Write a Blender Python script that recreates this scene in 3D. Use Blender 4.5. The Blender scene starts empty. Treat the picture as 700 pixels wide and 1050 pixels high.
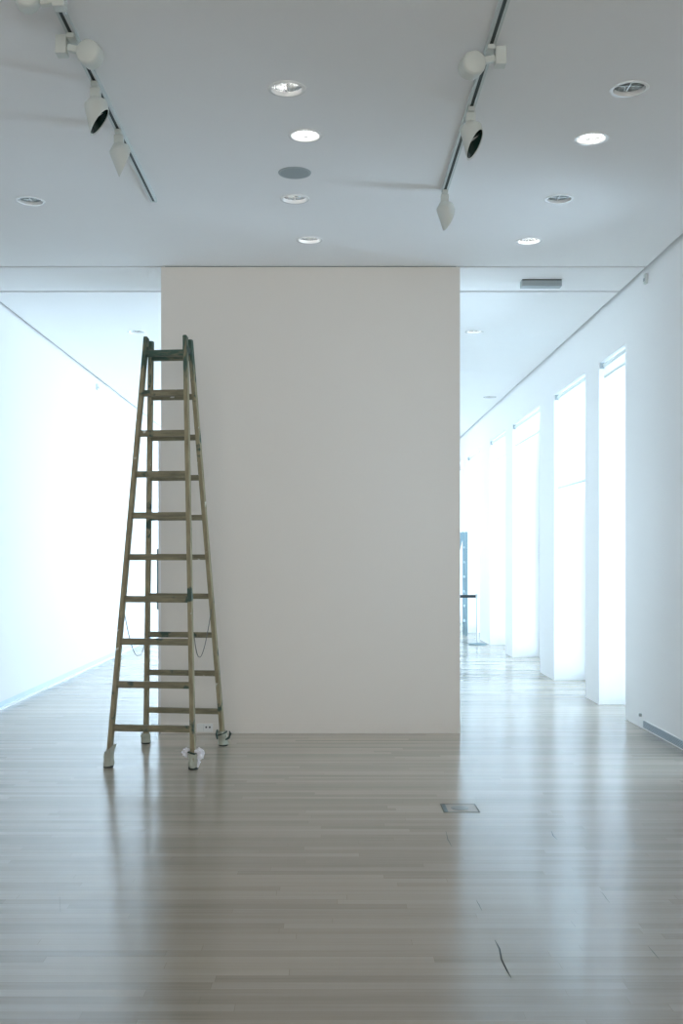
import bpy, bmesh, math, random
from mathutils import Vector, Matrix
random.seed(7)
C = bpy.context.scene
F = 1100.0; CX = 337.0; CY = 571.0; CAMZ = 1.5; H = 3.97

# ---------------------------------------------------------------- helpers
def link(o):
    C.collection.objects.link(o); return o

class MB:
    """collects shapes into one mesh"""
    def __init__(s): s.bm = bmesh.new()
    def box(s, x0, x1, y0, y1, z0, z1, M=None, bevel=0.0):
        b = bmesh.new()
        vs = [b.verts.new((x, y, z)) for z in (z0, z1) for y in (y0, y1) for x in (x0, x1)]
        for f in ((0, 2, 3, 1), (4, 5, 7, 6), (0, 1, 5, 4), (2, 6, 7, 3), (0, 4, 6, 2), (1, 3, 7, 5)):
            b.faces.new([vs[i] for i in f])
        if bevel > 0:
            bmesh.ops.bevel(b, geom=list(b.edges), offset=bevel, segments=2, affect='EDGES', profile=0.7)
        if M is not None: bmesh.ops.transform(b, matrix=M, verts=b.verts)
        s._merge(b); return s
    def _merge(s, b):
        m = bpy.data.meshes.new('tmp'); b.to_mesh(m); b.free(); s.bm.from_mesh(m); bpy.data.meshes.remove(m)
    def beam(s, p, q, w, d, side, bevel=0.0, taper=1.0):
        """bar from p to q; w across 'side', d across the third axis"""
        p = Vector(p); q = Vector(q); a = (q - p).normalized(); sd = Vector(side)
        sd = (sd - a * sd.dot(a)).normalized(); t = a.cross(sd)
        b = bmesh.new(); L = []
        for c, k in ((p, 1.0), (q, taper)):
            L.append([b.verts.new(c + sd * (i * w * k / 2) + t * (j * d * k / 2)) for i, j in ((-1, -1), (1, -1), (1, 1), (-1, 1))])
        for i in range(4):
            b.faces.new((L[0][i], L[0][(i + 1) % 4], L[1][(i + 1) % 4], L[1][i]))
        b.faces.new(L[0][::-1]); b.faces.new(L[1])
        bmesh.ops.recalc_face_normals(b, faces=b.faces)
        if bevel > 0:
            bmesh.ops.bevel(b, geom=list(b.edges), offset=bevel, segments=2, affect='EDGES')
        s._merge(b); return s
    def lathe(s, prof, n=32, M=None, cap0=True, cap1=True, fn=None):
        b = bmesh.new(); rings = []
        for r, z in prof:
            rg = []
            for i in range(n):
                a = 2 * math.pi * i / n; v = Vector((r * math.cos(a), r * math.sin(a), z))
                if fn: v = fn(v, a)
                rg.append(b.verts.new(v))
            rings.append(rg)
        for k in range(len(rings) - 1):
            for i in range(n):
                b.faces.new((rings[k][i], rings[k][(i + 1) % n], rings[k + 1][(i + 1) % n], rings[k + 1][i]))
        if cap0: b.faces.new(rings[0][::-1])
        if cap1: b.faces.new(rings[-1])
        bmesh.ops.recalc_face_normals(b, faces=b.faces)
        if M is not None: bmesh.ops.transform(b, matrix=M, verts=b.verts)
        s._merge(b); return s
    def tube(s, pts, r, n=8, closed=False):
        pts = [Vector(p) for p in pts]; b = bmesh.new(); rings = []
        m = len(pts); up = Vector((0, 0, 1))
        for k, p in enumerate(pts):
            if closed: a = (pts[(k + 1) % m] - pts[k - 1]).normalized()
            else: a = (pts[min(k + 1, m - 1)] - pts[max(k - 1, 0)]).normalized()
            ref = up if abs(a.dot(up)) < .95 else Vector((0, 1, 0))
            u = a.cross(ref).normalized(); v = a.cross(u)
            rr = r[k] if isinstance(r, (list, tuple)) else r
            rings.append([b.verts.new(p + (u * math.cos(2 * math.pi * i / n) + v * math.sin(2 * math.pi * i / n)) * rr) for i in range(n)])
        for k in range(m if closed else m - 1):
            for i in range(n):
                b.faces.new((rings[k][i], rings[k][(i + 1) % n], rings[(k + 1) % m][(i + 1) % n], rings[(k + 1) % m][i]))
        if not closed: b.faces.new(rings[0][::-1]); b.faces.new(rings[-1])
        bmesh.ops.recalc_face_normals(b, faces=b.faces)
        s._merge(b); return s
    def build(s, name, mat, parent=None, smooth=False):
        m = bpy.data.meshes.new(name); s.bm.to_mesh(m); s.bm.free()
        m.materials.append(mat)
        if smooth:
            m.polygons.foreach_set('use_smooth', [True] * len(m.polygons))
            try: m.set_sharp_from_angle(angle=math.radians(38))
            except Exception: pass
        o = link(bpy.data.objects.new(name, m))
        if parent: o.parent = parent
        return o

def tag(o, label=None, cat=None, group=None, kind=None):
    if label: o['label'] = label
    if cat: o['category'] = cat
    if group: o['group'] = group
    if kind: o['kind'] = kind
    return o
def empty(name, loc, label=None, cat=None, group=None, kind=None):
    o = link(bpy.data.objects.new(name, None)); o.location = loc; o.empty_display_size = .1
    return tag(o, label, cat, group, kind)
def copy_tree(o, parent=None):
    c = o.copy(); C.collection.objects.link(c); c.parent = parent
    for ch in [x for x in C.objects if x.parent == o]: copy_tree(ch, c)
    return c
def struct(mb, name, mat, parent=None):
    o = mb.build(name, mat, parent)
    if not parent: o['kind'] = 'structure'
    return o
def ceil_at(px, py):                       # pixel -> point on the ceiling
    Y = (H - CAMZ) * F / (CY - py); return (px - CX) / F * Y, Y
def at(px, py, Y):
    return Vector(((px - CX) / F * Y, Y, CAMZ - (py - CY) / F * Y))

# ---------------------------------------------------------------- materials
def mat(name, col, rough=.5, metal=0.0, spec=.5, bump=0.0, bscale=60, var=0.0, vscale=3.0):
    m = bpy.data.materials.new(name); m.use_nodes = True; n = m.node_tree.nodes; l = m.node_tree.links
    b = n['Principled BSDF']; b.inputs['Base Color'].default_value = (*col, 1)
    b.inputs['Roughness'].default_value = rough; b.inputs['Metallic'].default_value = metal
    b.inputs['Specular IOR Level'].default_value = spec
    tc = n.new('ShaderNodeTexCoord')
    if bump > 0:
        t = n.new('ShaderNodeTexNoise'); t.inputs['Scale'].default_value = bscale; t.inputs['Detail'].default_value = 4
        l.new(tc.outputs['Object'], t.inputs['Vector'])
        bp = n.new('ShaderNodeBump'); bp.inputs['Strength'].default_value = bump; bp.inputs['Distance'].default_value = .002
        l.new(t.outputs['Fac'], bp.inputs['Height']); l.new(bp.outputs['Normal'], b.inputs['Normal'])
    if var > 0:
        t = n.new('ShaderNodeTexNoise'); t.inputs['Scale'].default_value = vscale; t.inputs['Detail'].default_value = 6
        l.new(tc.outputs['Object'], t.inputs['Vector'])
        r = n.new('ShaderNodeMix'); r.data_type = 'RGBA'
        r.inputs['A'].default_value = (*[c * (1 - var) for c in col], 1); r.inputs['B'].default_value = (*[min(1, c * (1 + var)) for c in col], 1)
        l.new(t.outputs['Fac'], r.inputs['Factor']); l.new(r.outputs['Result'], b.inputs['Base Color'])
    return m
M = {}
M['wall'] = mat('white_wall_paint', (.90, .90, .90), .75, spec=.3, bump=.12, bscale=90, var=.01, vscale=1.2)
M['ceiling'] = mat('white_ceiling_paint', (.90, .905, .91), .8, spec=.2, bump=.08, bscale=120, var=.01)
M['partition'] = mat('partition_paint', (.765, .715, .655), .7, spec=.3, bump=.15, bscale=80, var=.012, vscale=.9)
M['gap'] = mat('shadow_gap_grey', (.20, .24, .25), .8, spec=.1)
M['base'] = mat('baseboard_paint', (.58, .66, .74), .5, bump=.05)
M['strip'] = mat('white_metal_strip', (.88, .88, .88), .35)
M['whitemetal'] = mat('white_powder_coat', (.66, .70, .67), .45, bump=.03, var=.02)
M['track'] = mat('track_aluminium', (.62, .68, .68), .4)
M['slot'] = mat('black_track_slot', (.012, .03, .028), .5)
M['lens'] = mat('dark_lamp_glass', (.01, .03, .025), .12)
M['chrome'] = mat('bright_reflector', (.80, .82, .82), .16, metal=1.0, bump=.5, bscale=35)
M['trimring'] = mat('downlight_trim_white', (.93, .94, .94), .15, spec=1.0)
M['grille'] = mat('speaker_grille', (.33, .38, .40), .6, metal=0.0)
M['steel'] = mat('brushed_steel', (.55, .58, .58), .3, metal=.9, bump=.05)
M['black'] = mat('black_webbing', (.015, .02, .02), .7)
M['vent'] = mat('grey_vent_metal', (.40, .45, .47), .5)
M['socket'] = mat('white_socket_plastic', (.8, .8, .78), .35)
M['dark'] = mat('dark_hole', (.02, .025, .025), .6)
M['chain'] = mat('thin_dark_chain', (.16, .17, .16), .4, metal=.6)
M['tape'] = mat('dusty_wrap', (.42, .44, .37), .75, bump=.6, bscale=40, var=.25, vscale=25)
M['plastic'] = mat('white_plastic_rag', (.80, .80, .86), .35, bump=.4, bscale=50, var=.08, vscale=30)
M['strap'] = mat('dark_green_strap', (.03, .06, .05), .6)
M['rubber'] = mat('black_rubber', (.02, .03, .025), .7)
M['scratch'] = mat('floor_scratch', (.04, .05, .05), .8, spec=.1)
M['farmetal'] = mat('blue_grey_metal', (.20, .28, .31), .45, metal=.3)

def emis(name, col, s):
    m = bpy.data.materials.new(name); m.use_nodes = True
    b = m.node_tree.nodes['Principled BSDF']; b.inputs['Base Color'].default_value = (.8, .8, .8, 1)
    b.inputs['Emission Color'].default_value = (*col, 1); b.inputs['Emission Strength'].default_value = s
    return m
M['lamp'] = emis('lit_lamp_tube', (1, .95, .90), 4.5)
M['lampdim'] = emis('dim_lamp_tube', (1, .96, .93), 2.2)
M['lampoff'] = mat('frosted_lamp_tube', (.75, .77, .76), .2)

def glass_mat():
    m = bpy.data.materials.new('window_glass'); m.use_nodes = True; n = m.node_tree.nodes; l = m.node_tree.links
    n.remove(n['Principled BSDF']); out = n['Material Output']
    t = n.new('ShaderNodeBsdfTransparent'); t.inputs['Color'].default_value = (.97, .99, 1, 1)
    g = n.new('ShaderNodeBsdfGlossy'); g.inputs['Roughness'].default_value = .02
    fr = n.new('ShaderNodeFresnel'); fr.inputs['IOR'].default_value = 1.45
    mx = n.new('ShaderNodeMixShader'); l.new(fr.outputs[0], mx.inputs[0]); l.new(t.outputs[0], mx.inputs[1]); l.new(g.outputs[0], mx.inputs[2])
    l.new(mx.outputs[0], out.inputs[0]); return m
M['glass'] = glass_mat()
def blind_mat():
    m = bpy.data.materials.new('white_blind_cloth'); m.use_nodes = True; n = m.node_tree.nodes; l = m.node_tree.links
    n.remove(n['Principled BSDF']); out = n['Material Output']
    d = n.new('ShaderNodeBsdfDiffuse'); d.inputs['Color'].default_value = (.88, .9, .9, 1)
    t = n.new('ShaderNodeBsdfTranslucent'); t.inputs['Color'].default_value = (.88, .9, .9, 1)
    mx = n.new('ShaderNodeMixShader'); mx.inputs[0].default_value = .6
    l.new(d.outputs[0], mx.inputs[1]); l.new(t.outputs[0], mx.inputs[2]); l.new(mx.outputs[0], out.inputs[0]); return m
M['blind'] = blind_mat()

def floor_mat():
    m = bpy.data.materials.new('pale_oak_strip_floor'); m.use_nodes = True; n = m.node_tree.nodes; l = m.node_tree.links
    b = n['Principled BSDF']; tc = n.new('ShaderNodeTexCoord')
    br = n.new('ShaderNodeTexBrick'); br.offset = .37; br.offset_frequency = 2; br.squash = 1
    br.inputs['Scale'].default_value = 1; br.inputs['Brick Width'].default_value = 1.45; br.inputs['Row Height'].default_value = .061
    br.inputs['Mortar Size'].default_value = .0011; br.inputs['Mortar Smooth'].default_value = .3; br.inputs['Bias'].default_value = -.15
    br.inputs['Color1'].default_value = (.0, .0, .0, 1); br.inputs['Color2'].default_value = (1, 1, 1, 1); br.inputs['Mortar'].default_value = (.35, .35, .35, 1)
    # shift each row by its own amount so that butt joints do not line up
    sep = n.new('ShaderNodeSeparateXYZ'); l.new(tc.outputs['Object'], sep.inputs[0])
    dv = n.new('ShaderNodeMath'); dv.operation = 'DIVIDE'; dv.inputs[1].default_value = .061; l.new(sep.outputs['Y'], dv.inputs[0])
    fl = n.new('ShaderNodeMath'); fl.operation = 'FLOOR'; l.new(dv.outputs[0], fl.inputs[0])
    wn = n.new('ShaderNodeTexWhiteNoise'); wn.noise_dimensions = '1D'; l.new(fl.outputs[0], wn.inputs['W'])
    ml = n.new('ShaderNodeMath'); ml.operation = 'MULTIPLY_ADD'; ml.inputs[1].default_value = 1.4; l.new(wn.outputs['Value'], ml.inputs[0]); l.new(sep.outputs['X'], ml.inputs[2])
    cb = n.new('ShaderNodeCombineXYZ'); l.new(ml.outputs[0], cb.inputs['X']); l.new(sep.outputs['Y'], cb.inputs['Y'])
    l.new(cb.outputs[0], br.inputs['Vector'])
    # grain streaks along the boards
    mp = n.new('ShaderNodeMapping'); mp.inputs['Scale'].default_value = (1.2, 45, 1); l.new(cb.outputs[0], mp.inputs['Vector'])
    ns = n.new('ShaderNodeTexNoise'); ns.inputs['Scale'].default_value = 1.0; ns.inputs['Detail'].default_value = 6; ns.inputs['Roughness'].default_value = .6
    l.new(mp.outputs[0], ns.inputs['Vector'])
    # broad wear
    n2 = n.new('ShaderNodeTexNoise'); n2.inputs['Scale'].default_value = .8; n2.inputs['Detail'].default_value = 5; l.new(tc.outputs['Object'], n2.inputs['Vector'])
    a1 = n.new('ShaderNodeMath'); a1.operation = 'MULTIPLY'; a1.inputs[1].default_value = .46; l.new(br.outputs['Color'], a1.inputs[0])
    a2 = n.new('ShaderNodeMath'); a2.operation = 'MULTIPLY_ADD'; a2.inputs[1].default_value = .62; l.new(ns.outputs['Fac'], a2.inputs[0]); l.new(a1.outputs[0], a2.inputs[2])
    cr = n.new('ShaderNodeValToRGB'); e = cr.color_ramp.elements
    e[0].position = .12; e[0].color = (.27, .235, .185, 1); e[1].position = .92; e[1].color = (.53, .465, .375, 1)
    x = e.new(.5); x.color = (.415, .365, .295, 1)
    l.new(a2.outputs[0], cr.inputs[0])
    # joints a little darker
    jm = n.new('ShaderNodeMix'); jm.data_type = 'RGBA'; jm.blend_type = 'MULTIPLY'; jm.inputs['B'].default_value = (.72, .70, .68, 1)
    l.new(br.outputs['Fac'], jm.inputs['Factor']); l.new(cr.outputs[0], jm.inputs['A']); l.new(jm.outputs['Result'], b.inputs['Base Color'])
    rr = n.new('ShaderNodeMapRange'); rr.inputs['To Min'].default_value = .14; rr.inputs['To Max'].default_value = .24
    l.new(n2.outputs['Fac'], rr.inputs['Value']); l.new(rr.outputs[0], b.inputs['Roughness'])
    b.inputs['IOR'].default_value = 2.0
    bp = n.new('ShaderNodeBump'); bp.inputs['Strength'].default_value = .035; bp.inputs['Distance'].default_value = .002
    l.new(a2.outputs[0], bp.inputs['Height']); l.new(bp.outputs[0], b.inputs['Normal'])
    return m
M['floor'] = floor_mat()

def wood_mat(name, base, dark, green_amt, white_amt, sc=(14, 14, 2.2)):
    m = bpy.data.materials.new(name); m.use_nodes = True; n = m.node_tree.nodes; l = m.node_tree.links
    b = n['Principled BSDF']; b.inputs['Roughness'].default_value = .62; tc = n.new('ShaderNodeTexCoord')
    mp = n.new('ShaderNodeMapping'); mp.inputs['Scale'].default_value = sc; l.new(tc.outputs['Object'], mp.inputs[0])
    g = n.new('ShaderNodeTexNoise'); g.inputs['Scale'].default_value = 3; g.inputs['Detail'].default_value = 8; l.new(mp.outputs[0], g.inputs['Vector'])
    c = n.new('ShaderNodeValToRGB'); c.color_ramp.elements[0].position = .3; c.color_ramp.elements[0].color = (*dark, 1)
    c.color_ramp.elements[1].position = .7; c.color_ramp.elements[1].color = (*base, 1); l.new(g.outputs['Fac'], c.inputs[0])
    prev = c.outputs[0]
    for col, amt, sc, off in (((.045, .085, .065), green_amt, 6.5, 3.1), ((.66, .66, .60), white_amt, 17, 9.7)):
        p = n.new('ShaderNodeTexNoise'); p.noise_dimensions = '4D'; p.inputs['W'].default_value = off
        p.inputs['Scale'].default_value = sc; p.inputs['Detail'].default_value = 5; p.inputs['Roughness'].default_value = .55
        l.new(tc.outputs['Object'], p.inputs['Vector'])
        r = n.new('ShaderNodeValToRGB'); r.color_ramp.elements[0].position = 1 - amt; r.color_ramp.elements[0].color = (0, 0, 0, 1)
        r.color_ramp.elements[1].position = min(1, 1 - amt + .05); r.color_ramp.elements[1].color = (1, 1, 1, 1); l.new(p.outputs['Fac'], r.inputs[0])
        mx = n.new('ShaderNodeMix'); mx.data_type = 'RGBA'; l.new(r.outputs[0], mx.inputs['Factor']); l.new(prev, mx.inputs['A']); mx.inputs['B'].default_value = (*col, 1)
        prev = mx.outputs['Result']
    # old green paint on the top of the ladder
    sz = n.new('ShaderNodeSeparateXYZ'); l.new(tc.outputs['Object'], sz.inputs[0])
    ad = n.new('ShaderNodeMath'); ad.operation = 'MULTIPLY_ADD'; ad.inputs[1].default_value = 1.3; l.new(g.outputs['Fac'], ad.inputs[0]); l.new(sz.outputs['Z'], ad.inputs[2])
    mr = n.new('ShaderNodeMapRange'); mr.inputs['From Min'].default_value = 3.50; mr.inputs['From Max'].default_value = 3.72; l.new(ad.outputs[0], mr.inputs['Value'])
    mt = n.new('ShaderNodeMix'); mt.data_type = 'RGBA'; l.new(mr.outputs[0], mt.inputs['Factor']); l.new(prev, mt.inputs['A']); mt.inputs['B'].default_value = (.05, .10, .075, 1)
    prev = mt.outputs['Result']
    l.new(prev, b.inputs['Base Color'])
    bp = n.new('ShaderNodeBump'); bp.inputs['Strength'].default_value = .3; bp.inputs['Distance'].default_value = .002
    l.new(g.outputs['Fac'], bp.inputs['Height']); l.new(bp.outputs[0], b.inputs['Normal'])
    return m
M['wood'] = wood_mat('paint_stained_ladder_wood', (.38, .335, .215), (.22, .19, .115), .40, .34)
M['rung'] = wood_mat('paint_stained_rung_wood', (.28, .255, .165), (.15, .14, .09), .40, .34, (2.2, 14, 14))

# ---------------------------------------------------------------- room shell
XL, XR = -3.22, 2.742
YB, YE = -4.0, 25.0
T = .25
struct(MB().box(XL - T, XR + .8, YB - T, YE + T, -T, 0), 'floor', M['floor'])
floor = bpy.data.objects['floor']

# downlight places: px, py, lamp state
DL = [(294, 91, 'half'), (313, 139, 'lit'), (302, 204, 'half'), (317, 246, 'dim'), (645, 91, 'off'), (606, 142, 'lit'),
      (573, 204, 'off'), (542, 247, 'lit'), (31, 206, 'off'), (486, 340, 'dim'), (140, 340, 'off'), (502, 407, 'off')]
DR = .088
def make_ceiling(name, y0, y1):
    o = MB().box(XL + .043, XR - .043, y0, y1, H, H + .2).build(name, M['ceiling'])
    o['kind'] = 'structure'
    cut = MB(); k = 0
    for px, py, st in DL:
        x, y = ceil_at(px, py)
        if y0 < y < y1:
            cut.lathe([(DR, H - .05), (DR, H + .15)], 40, Matrix.Translation((x, y, 0))); k += 1
    if k:
        c = cut.build('cutter', M['ceiling'])
        md = o.modifiers.new('b', 'BOOLEAN'); md.object = c; md.operation = 'DIFFERENCE'; md.solver = 'EXACT'
        bpy.context.view_layer.update()
        me = bpy.data.meshes.new_from_object(o.evaluated_get(bpy.context.evaluated_depsgraph_get()))
        o.modifiers.clear(); o.data = me; bpy.data.objects.remove(c)
    else: cut.bm.free()
    return o
make_ceiling('ceiling', YB, 9.12)
make_ceiling('ceiling', 9.165, 9.955)
make_ceiling('ceiling', 10.01, YE)
struct(MB().box(XL - T, XR + .8, YB - T, YE + T, H + .2, H + .3), 'ceiling', M['gap'])

# left wall with a recessed foot, front and back walls
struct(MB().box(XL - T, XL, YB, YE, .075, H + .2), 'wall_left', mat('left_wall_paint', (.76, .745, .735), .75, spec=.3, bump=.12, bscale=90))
struct(MB().box(XL - T, XL - .025, YB, YE, 0, .075), 'baseboard_left', M['base'])
struct(MB().box(XL - .025, XL + .004, YB, YE, 0, .012), 'trim_1', M['strip'])
struct(MB().box(XL - T, XR + .8, YB - T, YB, 0, H + .2), 'wall_back', M['wall'])
struct(MB().box(XL - T, XL + 1.5, YE, YE + T, 0, H + .2).box(XR - 1.5, XR + .8, YE, YE + T, 0, H + .2).box(XL + 1.5, XR - 1.5, YE, YE + T, 3.7, H + .2), 'wall_front', M['wall'])
f = MB()  # unseen end-wall window, added to brighten the rear corridors
for k in range(5):
    xx = XL + 1.53 + k * (XR - XL - 3.06) / 4; f.box(xx - .03, xx + .03, YE, YE + .08, 0, 3.7)
f = f.build('window_8', M['strip']); f['kind'] = 'structure'
MB().box(XL + 1.5, XR - 1.5, YE + .036, YE + .044, 0, 3.7).build('pane', M['glass'], f)

# right wall: deep piers with floor-high openings
OP = [(9.92, 10.89), (11.47, 13.06), (13.96, 16.04), (16.66, 18.28), (19.46, 21.24), (21.95, 24.2)]
ZT = 3.47; DEP = .50
NEAR_ADDED = [(7.3, 7.95)]  # unseen opening, added to bring cool light onto the near ceiling
w = MB(); y = YB
for a, b in NEAR_ADDED + OP:
    w.box(XR, XR + DEP, y, a, 0, H + .2); w.box(XR, XR + DEP, a, b, ZT, H + .2); y = b
w.box(XR, XR + DEP, y, YE, 0, H + .2)
struct(w, 'wall_right', M['wall'])
for i, (a, b) in enumerate(OP + NEAR_ADDED):  # the last window fills the added near opening
    x = XR + DEP
    fr = MB()
    for (y0, y1, z0, z1) in ((a, a + .05, 0, ZT), (b - .05, b, 0, ZT), (a + .05, b - .05, ZT - .05, ZT), (a + .05, b - .05, 0, .05)):
        fr.box(x - .06, x, y0, y1, z0, z1)
    f = fr.build('window_%d' % (i + 1), M['strip']); f['kind'] = 'structure'
    MB().box(x - .034, x - .026, a + .05, b - .05, .05, ZT - .05).build('pane', M['glass'], f)

# roller blinds hung at the wall face of the openings
BZ = [3.315, 2.33, 3.155, 3.11, 3.10]
BL = ['short white roller blind in the nearest and tallest-looking window opening on the right',
      'white roller blind pulled down furthest, in the second tall window opening',
      'short white roller blind in the middle tall window opening, third from the near one',
      'short white roller blind in the narrow fourth tall window opening',
      'short white roller blind in the farthest clear window opening, above the belt barrier']
for i, ((a, b), z) in enumerate(zip(OP, BZ)):
    r = empty('roller_blind', (XR + .045, (a + b) / 2, ZT), BL[i], 'blind', 'roller blinds in the tall window openings')
    h = (b - a) / 2 - .012
    MB().tube([(0, -h + .03, -.032), (0, h - .03, -.032)], .02, 16).build('roller_tube', M['whitemetal'], r, True)
    MB().box(-.002, .001, -h + .035, h - .035, z - ZT + .012, -.032).build('blind_cloth', M['blind'], r)
    MB().box(-.009, .009, -h + .035, h - .035, z - ZT - .008, z - ZT + .014, bevel=.003).build('bottom_rail', M['whitemetal'], r)
    for s in (-1, 1):
        MB().box(-.035, .028, s * h - .012, s * h + .012, -.062, 0, bevel=.002).build('bracket', M['vent'], r)

# the free-standing partition in the middle
BX0, BX1, BY0, BY1 = -1.425, 1.115, 9.116, 10.0
p = MB().box(BX0, BX1, BY0, BY1, .0, H - .006, bevel=.002)
struct(p, 'wall_middle', M['partition'])
struct(MB().box(BX0 + .03, BX1 - .03, BY0 + .03, BY1 - .03, H - .0065, H + .2), 'trim_2', M['gap'])
struct(MB().box(BX0 - .0015, BX1 + .0015, BY0 - .003, BY0 + .01, .0, .088, bevel=.001), 'baseboard_middle', M['partition'])

# ---------------------------------------------------------------- camera
cd = bpy.data.cameras.new('camera'); cam = link(bpy.data.objects.new('camera', cd))
cam.location = (0, 0, CAMZ); cam.rotation_euler = (math.pi / 2, 0, 0)
cd.sensor_fit = 'AUTO'; cd.sensor_width = 36; cd.lens = F / 1050 * 36
cd.shift_x = (350 - CX) / 1050; cd.shift_y = (CY - 525) / 1050; cd.clip_start = .05; cd.clip_end = 200
C.camera = cam

# ---------------------------------------------------------------- step ladder
FLb, FRb = Vector((-1.572, 7.65, 0)), Vector((-.957, 7.58, 0))
RLb, RRb = Vector((-1.470, 8.63, 0)), Vector((-.838, 8.53, 0))
FLt, FRt = Vector((-1.371, 8.07, 3.15)), Vector((-1.074, 8.04, 3.155))
RLt, RRt = Vector((-1.350, 8.155, 3.14)), Vector((-1.050, 8.125, 3.145))
base = Vector((-1.21, 8.1, 0))
lad = empty('step_ladder', base, 'tall paint-splashed wooden double step ladder standing on the floor before the middle wall', 'ladder')
def L(v): return Vector(v) - base
def part(mb, name, m, parent=lad, smooth=False): return mb.build(name, m, parent, smooth)
sideF = (FRb - FLb).normalized(); sideR = (RRb - RLb).normalized()
FOOT = .022
for bot, top, sd in ((FLb, FLt, sideF), (FRb, FRt, sideF), (RLb, RLt, sideR), (RRb, RRt, sideR)):
    b0 = bot + (top - bot) * (FOOT / top.z)
    part(MB().beam(L(b0), L(top), .030, .062, sd, bevel=.004), 'stile', M['wood'])
def on(bot, top, z): return bot + (top - bot) * (z / top.z)
for k in range(10):
    z = .276 + .3055 * k
    for (lb, lt, rb, rt, sd, fwd) in ((FLb, FLt, FRb, FRt, sideF, -1), (RLb, RLt, RRb, RRt, sideR, 1)):
        if fwd == 1 and k == 9: zz = z - .012
        else: zz = z
        p0, p1 = on(lb, lt, zz), on(rb, rt, zz)
        d = (p1 - p0).normalized() * .012
        # flat tread: 46 mm face, 40 mm deep, let into the stiles
        part(MB().beam(L(p0 + d), L(p1 - d), .046 if fwd == -1 else .042, .040, (0, 0, 1), bevel=.003), 'rung', M['rung'])
# top hinges: a bolt and two plates at each side
for f, r in ((FLt, RLt), (FRt, RRt)):
    a = on(Vector((f.x, f.y, 0)), f, f.z - .10); a = f + Vector((0, -.013, -.10)); b = r + Vector((0, .013, -.10))
    part(MB().beam(L(a + Vector((0, -.02, 0))), L(b + Vector((0, .02, 0))), .036, .05, (1, 0, 0), bevel=.003), 'hinge', M['strap'])
# chains
def sag(p, m, q, n=14):
    p, m, q = map(Vector, (p, m, q)); out = []
    c = m * 2 - (p + q) / 2
    for i in range(n + 1):
        t = i / n; out.append(p * (1 - t) ** 2 + c * 2 * t * (1 - t) + q * t * t)
    return out
for p, m_, q in ((at(126.5, 622, 7.80), at(139, 671, 8.1), at(149.5, 655, 8.41)), (at(217, 622, 8.37), at(206.5, 672, 8.05), at(199, 652, 7.73))):
    pts = [L(v) for v in sag(p, m_, q, 22)]
    part(MB().tube(pts, .0032, 6), 'chain', M['chain'])
# feet: wraps of rag and tape, rubber pads
def wrap(bot, top, h, r0, r1, name, m, flare=0, seed=0, z0=.012, tilt=0):
    rnd = random.Random(seed); ph = rnd.random() * 6
    ax = (top - bot).normalized()
    def fn(v, a):
        q = 1 + .10 * math.sin(3 * a + ph + v.z * 40) + .06 * math.sin(5 * a + ph * 2)
        zz = v.z + (tilt * math.cos(a) * (v.z / h) if h else 0)
        c = bot + ax * (zz / ax.z)
        return L(Vector((c.x + v.x * q, c.y + v.y * q * 1.15, zz)))
    pr = []
    for i in range(9):
        t = i / 8; pr.append((r0 + (r1 - r0) * t + .003 * math.sin(t * 9 + ph) + (flare * max(0, t - .75) * 4), z0 + (h - z0) * t))
    pr.append((pr[-1][0] * .8, h - .004)); pr.append((.017, h - .03))
    return part(MB().lathe(pr, 20, fn=fn, cap1=False), name, m, smooth=True)
def pad(bot, w=.036): return part(MB().lathe([(w * .95, 0), (w, .004), (w, .012), (w * .8, .022)], 18, Matrix.Translation(L(bot + Vector((0, 0, 0))))), 'foot_pad', M['rubber'], smooth=True)
for b_ in (FLb, FRb, RLb, RRb): pad(b_)
wrap(FLb, FLt, .135, .034, .037, 'foot_wrap', M['tape'], .004, 1, tilt=.030)
wrap(FRb, FRt, .110, .033, .034, 'foot_wrap', M['tape'], .0, 2)
wrap(RLb, RLt, .085, .037, .035, 'foot_wrap', M['tape'], .0, 3)
wrap(RRb, RRt, .120, .037, .035, 'foot_wrap', M['tape'], .004, 4)
# white plastic knotted round the front right foot: two crumpled lobes
def crumple(c, rx, ry, rz, seed, name, m):
    rnd = random.Random(seed); b = bmesh.new(); bmesh.ops.create_icosphere(b, subdivisions=3, radius=1)
    ph = [rnd.random() * 6 for _ in range(6)]
    for v in b.verts:
        q = v.co.copy(); k = 1 + .22 * math.sin(5 * q.x + ph[0]) * math.sin(6 * q.z + ph[1]) + .14 * math.sin(11 * q.y + ph[2] + 4 * q.x) + rnd.uniform(-.05, .05)
        v.co = L(Vector(c) + Vector((q.x * rx * k, q.y * ry * k, q.z * rz * k)))
    mb = MB(); mb._merge(b); return part(mb, name, m)
fr1 = on(FRb, FRt, .115)
crumple(fr1 + Vector((-.050, .0, .0)), .026, .024, .030, 5, 'plastic_rag', M['plastic'])
crumple(fr1 + Vector((.045, -.01, -.008)), .034, .024, .038, 6, 'plastic_rag', M['plastic'])
part(MB().tube([L(fr1 + Vector((.035, -.02, -.02))), L(fr1 + Vector((.048, -.035, -.06))), L(fr1 + Vector((.036, -.035, -.10)))], [.010, .012, .006], 8), 'plastic_rag', M['plastic'])
part(MB().tube([L(fr1 + Vector((.034 * math.cos(a), .04 * math.sin(a), .006 * math.sin(2 * a)))) for a in [i * math.pi / 8 for i in range(16)]], .007, 8, True), 'tie', M['strap'])
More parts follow.
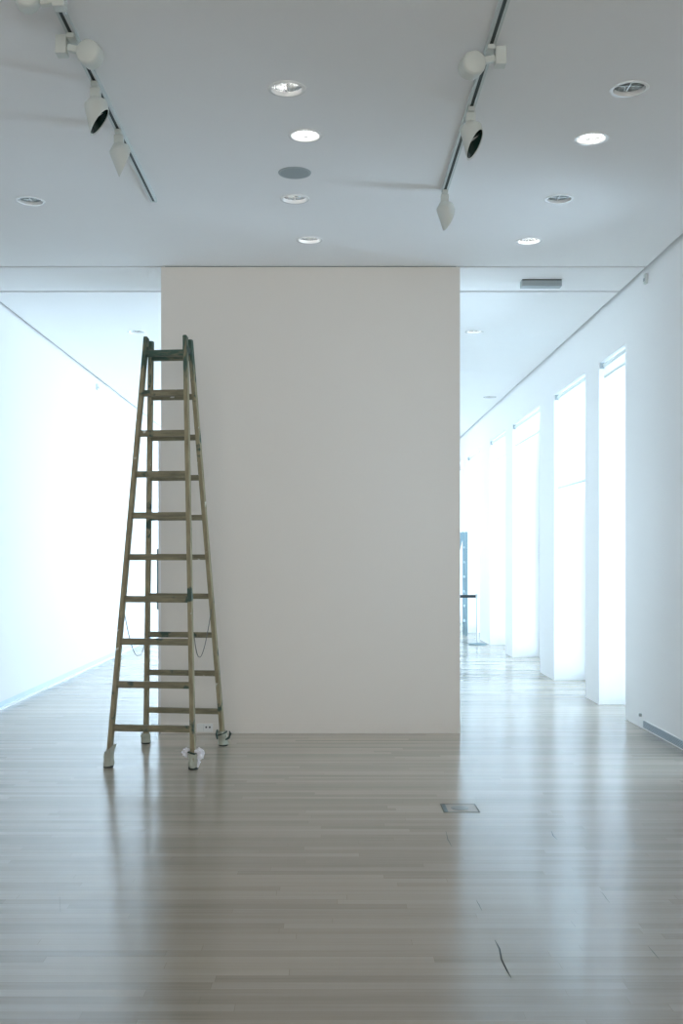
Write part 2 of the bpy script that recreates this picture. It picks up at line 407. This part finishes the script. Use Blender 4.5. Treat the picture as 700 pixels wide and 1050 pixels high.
# dark straps on the rear right foot
rr1 = on(RRb, RRt, .10)
part(MB().tube([L(rr1 + Vector((.036 * math.cos(a), .045 * math.sin(a), .014 * math.cos(a)))) for a in [i * math.pi / 8 for i in range(16)]], .006, 8, True), 'tie', M['strap'])
part(MB().tube([L(rr1 + Vector(v)) for v in ((.030, -.04, -.045), (.055, -.04, -.03), (.068, -.04, .005), (.058, -.04, .022))], [.006, .009, .010, .006], 8), 'tie', M['strap'])
part(MB().tube([L(rr1 + Vector(v)) for v in ((-.036, -.04, .035), (-.043, -.04, .0), (-.036, -.04, -.04))], [.006, .009, .006], 8), 'tie', M['strap'])
lad_objs = None

# ---------------------------------------------------------------- track lighting
def track(x, y0, y1, label):
    t = empty('lighting_track', (x, (y0 + y1) / 2, H), label, 'track', 'lighting tracks on the ceiling')
    h = (y1 - y0) / 2
    m = MB(); m.box(-.022, -.009, -h, h, -.022, 0); m.box(.009, .022, -h, h, -.022, 0); m.box(-.009, .009, -h, h, -.004, 0)
    m.build('rail', M['track'], t)
    MB().box(-.0088, .0088, -h + .006, h - .006, -.0185, -.0042).build('conductor_slot', M['slot'], t)
    MB().box(-.022, .022, h, h + .006, -.022, 0, bevel=.001).build('end_cap', M['track'], t)
XT1, XT2 = -1.207, .776
track(XT1, -1.0, 7.40, 'long lighting track on the ceiling left of centre, running toward the ladder')
track(XT2, -1.0, 7.20, 'long lighting track on the ceiling right of centre, carrying three visible spotlights')

def head_parts(parent, R, ctr, length=.10, cut=.11, r=.054, back=.42, sh=.034):
    """slant-cut can; local axis -Z before rotation R"""
    Mx = Matrix.Translation(ctr) @ R
    def slant(v, a):
        # lower rim shears with x
        if v.z < -.5: v.z = -length + (v.x / r) * cut / 2
        return v
    o = MB().lathe([(r * back * .9, sh), (r * back, sh - .003), (r * .96, .003), (r, -.008), (r, -1), (r - .004, -1), (r - .006, -.02)], 36, Mx, cap1=False, fn=lambda v, a: slant(v, a) if v.z == -1 else v)
    h = o.build('lamp_head', M['whitemetal'], parent, True)
    def sl2(v, a):
        if v.z == -1: v.z = -length + .006 + (v.x / r) * cut / 2
        return v
    MB().lathe([(.001, -.030), (r - .008, -.030), (r - .0055, -.034), (r - .005, -1)], 36, Mx, cap1=False, fn=sl2).build('lens', M['lens'], h, True)
    return h
def spot_hanging(px, py, yaw, tilt, label, tiltx=0, xt=None, cut=.11, length=.10):
    x, y = ceil_at(px, py); x = xt
    t = empty('track_spotlight', (x, y, H), label, 'spotlight', 'spotlights on the ceiling tracks')
    MB().box(-.017, .017, -.045, .045, -.045, -.0225, bevel=.003).build('adapter', M['whitemetal'], t)
    MB().box(-.026, .026, -.020, .020, -.092, -.0455, bevel=.004).build('stem', M['whitemetal'], t)
    R = Matrix.Rotation(yaw, 4, 'Z') @ Matrix.Rotation(tilt, 4, 'Y') @ Matrix.Rotation(tiltx, 4, 'X')
    head_parts(t, R, Vector((0, 0, -.122)), length, cut, r=.060)
    return t
def spot_side(x, y, s, label, dx=.080, dz=-.108):
    t = empty('track_spotlight', (x, y, H), label, 'spotlight', 'spotlights on the ceiling tracks')
    MB().box(-.017, .017, -.045, .045, -.045, -.0225, bevel=.003).build('adapter', M['whitemetal'], t)
    a, b = sorted((-s * .0225, -s * .074))
    MB().box(a, b, -.03, .03, -.110, -.024, bevel=.004).build('gear_box', M['whitemetal'], t)
    MB().beam((-s * .022, 0, -.075), (s * (dx - .050), 0, -.085), .03, .03, (0, 1, 0), bevel=.003).build('stem', M['whitemetal'], t)
    R = Matrix.Rotation(math.radians(-s * 8), 4, 'Z') @ Matrix.Rotation(math.radians(96), 4, 'X')
    head_parts(t, R, Vector((s * dx, -.035, dz)), length=.075, cut=.03, r=.058, back=.86, sh=.012)
    return t
spot_side(XT1, 5.05, 1, 'drum-headed white track spotlight pointing away, on left track above the dark-lensed one')
spot_side(XT1, 4.62, -1, 'white track spotlight cut off by the top edge, at the far upper left', dx=.085, dz=-.062)
spot_hanging(98, 82, 0, math.radians(-12), 'white track spotlight with dark lens showing, hanging from the left track', xt=XT1)
spot_hanging(122, 131, math.radians(22), math.radians(-23), 'white track spotlight lowest on the left track, tapering head turned away', xt=XT1, cut=.12, length=.088)
spot_side(XT2, 5.16, -1, 'drum-headed white track spotlight pointing away, topmost on the right track')
spot_hanging(485, 108, math.radians(-28), math.radians(-14), 'white track spotlight with dark lens facing right, midway on the right track', xt=XT2, cut=.13)
spot_hanging(455, 193, math.radians(24), math.radians(-22), 'white track spotlight hanging at the end of the right track', xt=XT2, cut=.12, length=.088)

# ---------------------------------------------------------------- downlights
def make_downlight(st):
    t = empty('recessed_downlight', (0, 0, H))
    MB().lathe([(DR - .007, .018), (DR - .0075, .0), (DR - .004, -.005), (DR + .012, -.004), (DR + .013, -.0005)], 40, cap0=False, cap1=False).build('trim_ring', M['trimring'], t, True)
    MB().lathe([(DR - .005, .006), (DR - .006, .02), (DR - .012, .06), (DR - .030, .095), (.02, .11)], 24, cap0=False).build('reflector', M['chrome'], t)
    lm = {'lit': M['lamp'], 'half': M['lampdim'], 'dim': M['lampdim'], 'off': M['lampoff']}[st]
    for s in (-1, 1):
        if st in ('half', 'off') and s == -1: mm = M['lampoff']
        else: mm = lm
        pts = [(s * .022 - .008, .06, .055), (s * .022 - .008, -.04, .055), (s * .022, -.052, .055), (s * .022 + .008, -.04, .055), (s * .022 + .008, .06, .055)]
        MB().tube(pts, .0075 if st != 'lit' else .011, 10).build('lamp_tube', mm, t, True)
    MB().box(-.002, .002, -DR + .012, DR - .012, .012, .03).box(-DR + .012, DR - .012, -.002, .002, .012, .03).build('cross_baffle', M['chrome'], t)
    return t
protos = {}
DLL = ['large recessed downlight with a half-lit lamp, nearest above the middle, upper row',
       'brightly lit recessed downlight just above the round grey ceiling speaker',
       'recessed downlight with silver reflector just below the round grey ceiling speaker',
       'faint recessed downlight closest to the top of the middle wall',
       'dark unlit recessed downlight at the upper right corner of the ceiling',
       'brightest lit recessed downlight, right of the right track',
       'unlit silver recessed downlight on the right, between two lit ones',
       'lit recessed downlight on the right nearest the white ceiling band with the slot vent',
       'unlit silver recessed downlight alone at the far left of the ceiling',
       'small recessed downlight in the bright corridor ceiling right of the middle wall',
       'recessed downlight in the bright corridor ceiling just above the top of the ladder',
       'faint farthest recessed downlight above the right corridor']
for (px, py, st), lb in zip(DL, DLL):
    x, y = ceil_at(px, py)
    if st not in protos: o = protos[st] = make_downlight(st)
    else: o = copy_tree(protos[st])
    o.location = (x, y, H); tag(o, lb, 'downlight', 'recessed downlights in the ceiling')
x, y = ceil_at(302, 177)
sp = empty('ceiling_speaker', (x, y, H), 'round grey ceiling speaker between two recessed downlights', 'speaker')
MB().lathe([(.092, -.0005), (.092, -.005), (.104, -.005), (.106, -.0005)], 40, cap0=False, cap1=False).build('trim_ring', M['vent'], sp, True)
MB().lathe([(.0915, -.0008), (.0915, -.004), (.06, -.0055), (.001, -.006)], 40, cap0=False).build('grille', M['grille'], sp, True)

# slot vent in the ceiling band
x0 = (536.5 - CX) / F * 9.63; x1 = (577 - CX) / F * 9.63
v = empty('ceiling_vent', ((x0 + x1) / 2 * .985, 9.54, H), 'shallow grey rectangular vent box under the white ceiling band right of the middle wall', 'vent')
hw = (x1 - x0) / 2
MB().box(-hw, hw, .0, .10, -.060, 0, bevel=.002).build('housing', M['vent'], v)
MB().box(-hw + .004, hw - .004, -.003, 0, -.010, -.003).build('dark_slot', M['dark'], v)
for k in range(3):
    MB().box(-hw + .01, hw - .01, -.003, 0, -.026 - k * .013, -.022 - k * .013).build('slat', M['grille'], v)

# small boxes on the walls near the ceiling
def wallbox(px, py, X, s, label, w, h):
    Y = X * F / (px - CX); Z = CAMZ - (py - CY) / F * Y
    t = empty('wall_sensor', (X, Y, Z), label, 'sensor')
    MB().box(*sorted((0, s * .022)), -w, w, -h, h, bevel=.003).build('housing', M['whitemetal'], t)
    MB().box(*sorted((s * .0225, s * .030)), -w * .45, w * .45, -h * .5, h * .1, bevel=.002).build('sensor_eye', M['vent'], t)
wallbox(663, 286, XR, -1, 'tiny grey wall sensor on the right wall just under the ceiling', .028, .042)
wallbox(99, 397, XL, 1, 'small pale sensor box on the left wall just under the ceiling', .05, .04)

# grille at the foot of the right wall
g = empty('wall_grille', (XR, 8.75, 0), 'long grey slatted air grille at the foot of the right wall', 'vent')
y0, y1 = 8.0 - 8.75, 9.36 - 8.75
MB().box(-.006, 0, y0, y1, .008, .014).box(-.006, 0, y0, y1, .076, .082).box(-.006, 0, y0, y0 + .008, .014, .076).box(-.006, 0, y1 - .008, y1, .014, .076).build('frame', M['strip'], g)
MB().box(-.001, 0, y0 + .008, y1 - .008, .014, .076).build('backing', M['gap'], g)
for k in range(5):
    MB().box(-.005, -.001, y0 + .008, y1 - .008, .021 + k * .0115, .0255 + k * .0115).build('slat', M['base'], g)
b = at(664, 735, 9.22); 
cl = MB().box(XR - .022, XR + .0005, 9.40, 9.425, .10, .128, bevel=.004).build('cable_clip', M['vent']); tag(cl, 'tiny grey clip on the right wall just above the near end of the floor-level grille', 'clip')

# socket on the foot of the middle wall
s = empty('power_socket', ((210 - CX) / F * BY0, BY0 - .003, .048), 'white twin power socket low on the middle wall behind the ladder leg', 'socket')
MB().box(-.068, .068, -.007, 0, -.036, .036, bevel=.002).build('plate', M['socket'], s)
MB().box(-.011, -.0095, -.0078, -.007, -.028, .028).build('divider', M['vent'], s)
for dx in (.012, .042):
    MB().lathe([(.008, 0), (.008, .0012)], 14, Matrix.Translation((dx, -.007, .006)) @ Matrix.Rotation(math.pi / 2, 4, 'X')).build('outlet_hole', M['dark'], s)

# floor box
fb = empty('floor_box', (.781, 6.401, 0), 'square flush floor socket box with a round lid, right of centre', 'floor box')
q = .107
MB().box(-q, q, -q, -q + .006, .0, .0016).box(-q, q, q - .006, q, .0, .0016).box(-q, -q + .006, -q + .006, q - .006, .0, .0016).box(q - .006, q, -q + .006, q - .006, .0, .0016).build('frame', M['strap'], fb)
MB().box(-q + .007, q - .007, -q + .007, q - .007, .0, .0012).build('cover', mat('floor_box_cover', (.46, .43, .38), .3, bump=.05, var=.05), fb)
MB().lathe([(.052, .0012), (.052, .003), (.046, .0042)], 36).build('round_lid', mat('floor_box_lid', (.30, .33, .33), .35, metal=.3), fb, True)
MB().box(-q + .008, -q + .028, -q + .012, q - .012, .0012, .002).build('hinge_strip', M['farmetal'], fb)

# scratches on the boards (worn marks belonging to the floor)
def fpt(px, py): Y = CAMZ * F / (py - CY); return Vector(((px - CX) / F * Y, Y, 0.0))
for pts, wd in (([(457, 852), (459, 861), (463, 868)], .004), ([(565, 852), (567, 857), (571, 861)], .005), ([(488, 923), (491, 928), (494, 934)], .004),
                ([(507, 964), (512, 973), (514, 984), (520, 996), (524, 1003)], .005), ([(651, 926), (672, 926), (691, 926)], .003),
                ([(617, 915), (621, 921), (625, 926)], .003), ([(664, 970), (670, 977), (676, 984)], .003), ([(61, 920), (62, 935)], .003), ([(118, 795), (104, 812)], .003), ([(585, 944), (590, 951)], .0025)):
    m = bmesh.new(); P = [fpt(*p) for p in pts]; prev = None
    for i, p in enumerate(P):
        d = (P[min(i + 1, len(P) - 1)] - P[max(i - 1, 0)]).normalized(); nrm = Vector((-d.y, d.x, 0)); ww = wd * .55 * (.35 if i in (0, len(P) - 1) else 1)
        a_, b_ = m.verts.new(p + nrm * ww + Vector((0, 0, .0006))), m.verts.new(p - nrm * ww + Vector((0, 0, .0006)))
        if prev: m.faces.new((prev[0], prev[1], b_, a_))
        prev = (a_, b_)
    mb = MB(); mb._merge(m); mb.build('scratch', M['scratch'], floor)

# pull handle on the door leaf standing open behind the left edge of the middle wall
dr = MB().box(-1.470, -1.428, 9.25, 9.98, .01, 2.5, bevel=.002).build('door_1', M['wall']); dr['kind'] = 'structure'
hd = MB(); hx = -1.527; hy = 9.60
hd.tube([(hx, hy, 1.03), (hx, hy, 1.57)], .012, 14); hd.tube([(hx, hy, 1.09), (-1.468, hy, 1.09)], .008, 10); hd.tube([(hx, hy, 1.51), (-1.468, hy, 1.51)], .008, 10)
hd.build('pull_handle', M['farmetal'], dr, True)

# ---------------------------------------------------------------- far end: belt barrier and second ladder
bb = empty('belt_barrier', (2.535, 18.33, 0), 'slim belt barrier post with black belt beside the far windows', 'barrier')
MB().lathe([(.155, 0), (.155, .012), (.13, .022), (.03, .03), (.02, .034)], 32).build('base', M['farmetal'], bb, True)
MB().lathe([(.019, .03), (.019, .80)], 20).build('post', M['steel'], bb, True)
MB().lathe([(.03, .79), (.03, .86), (.022, .868)], 20).build('belt_head', M['steel'], bb, True)
MB().box(-.62, -.03, -.003, .003, .80, .85).build('belt', M['black'], bb)
fl = empty('folding_ladder', (2.35, 20.3, 0), 'blue-grey folding ladder half hidden by the right edge of the middle wall', 'ladder')
for p0, p1 in (((.25, .0, 0), (.25, .0, 1.97)), ((-.30, .0, 0), (.19, .0, 1.97)), ((.25, .36, 0), (.25, .36, 1.97)), ((-.30, .36, 0), (.19, .36, 1.97))):
    MB().beam(p0, p1, .05, .03, (1, 0, 0), bevel=.004).build('stile', M['farmetal'], fl)
for k in range(6):
    z = .28 + k * .28
    MB().box(.235, .265, .016, .344, z - .02, z + .02).build('rung', M['farmetal'], fl)

# ---------------------------------------------------------------- light
wd = bpy.data.worlds.new('sky'); C.world = wd; wd.use_nodes = True
bg = wd.node_tree.nodes['Background']; bg.inputs['Color'].default_value = (.62, .815, 1.0, 1); bg.inputs['Strength'].default_value = 11.0
_n = wd.node_tree.nodes; _l = wd.node_tree.links      # pale sky above, extra strength added below the horizon to lift the ceilings
_tc = _n.new('ShaderNodeTexCoord'); _sp = _n.new('ShaderNodeSeparateXYZ'); _l.new(_tc.outputs['Generated'], _sp.inputs[0])
_mr = _n.new('ShaderNodeMapRange'); _mr.inputs['From Min'].default_value = -.06; _mr.inputs['From Max'].default_value = .06
_mr.inputs['To Min'].default_value = 12.4; _mr.inputs['To Max'].default_value = 10.8
_l.new(_sp.outputs['Z'], _mr.inputs['Value']); _l.new(_mr.outputs[0], bg.inputs['Strength'])
def area(name, loc, rot, sx, sy, energy, col, portal=False):
    d = bpy.data.lights.new(name, 'AREA'); d.shape = 'RECTANGLE'; d.size = sx; d.size_y = sy; d.energy = energy; d.color = col
    o = link(bpy.data.objects.new(name, d)); o.location = loc; o.rotation_euler = rot
    if portal: d.cycles.is_portal = True
    return o
for a, b in OP + NEAR_ADDED:
    area('window_daylight', (XR + DEP + .02, (a + b) / 2, ZT / 2), (0, math.radians(90), 0), ZT, b - a, 1, (1, 1, 1), True)
area('window_daylight', (-.24, YE + T + .02, 1.85), (math.radians(-90), 0, 0), 2.96, 3.7, 1, (1, 1, 1), True)  # portal of the added end-wall window
# added fill light behind the camera, evens out the middle wall
area('added_fill_light', (-.2, YB + .1, 1.9), (math.radians(90), 0, 0), 5.2, 3.2, 47, (1, .975, .92)).data.spread = math.radians(75)
C.render.engine = 'CYCLES'
C.cycles.max_bounces = 14; C.cycles.diffuse_bounces = 10; C.cycles.glossy_bounces = 5; C.cycles.transparent_max_bounces = 8
C.cycles.sample_clamp_indirect = 6; C.cycles.use_denoising = True
C.view_settings.view_transform = 'Standard'; C.view_settings.look = 'None'; C.view_settings.gamma = 1
C.view_settings.use_curve_mapping = False; C.view_settings.exposure = 0.26
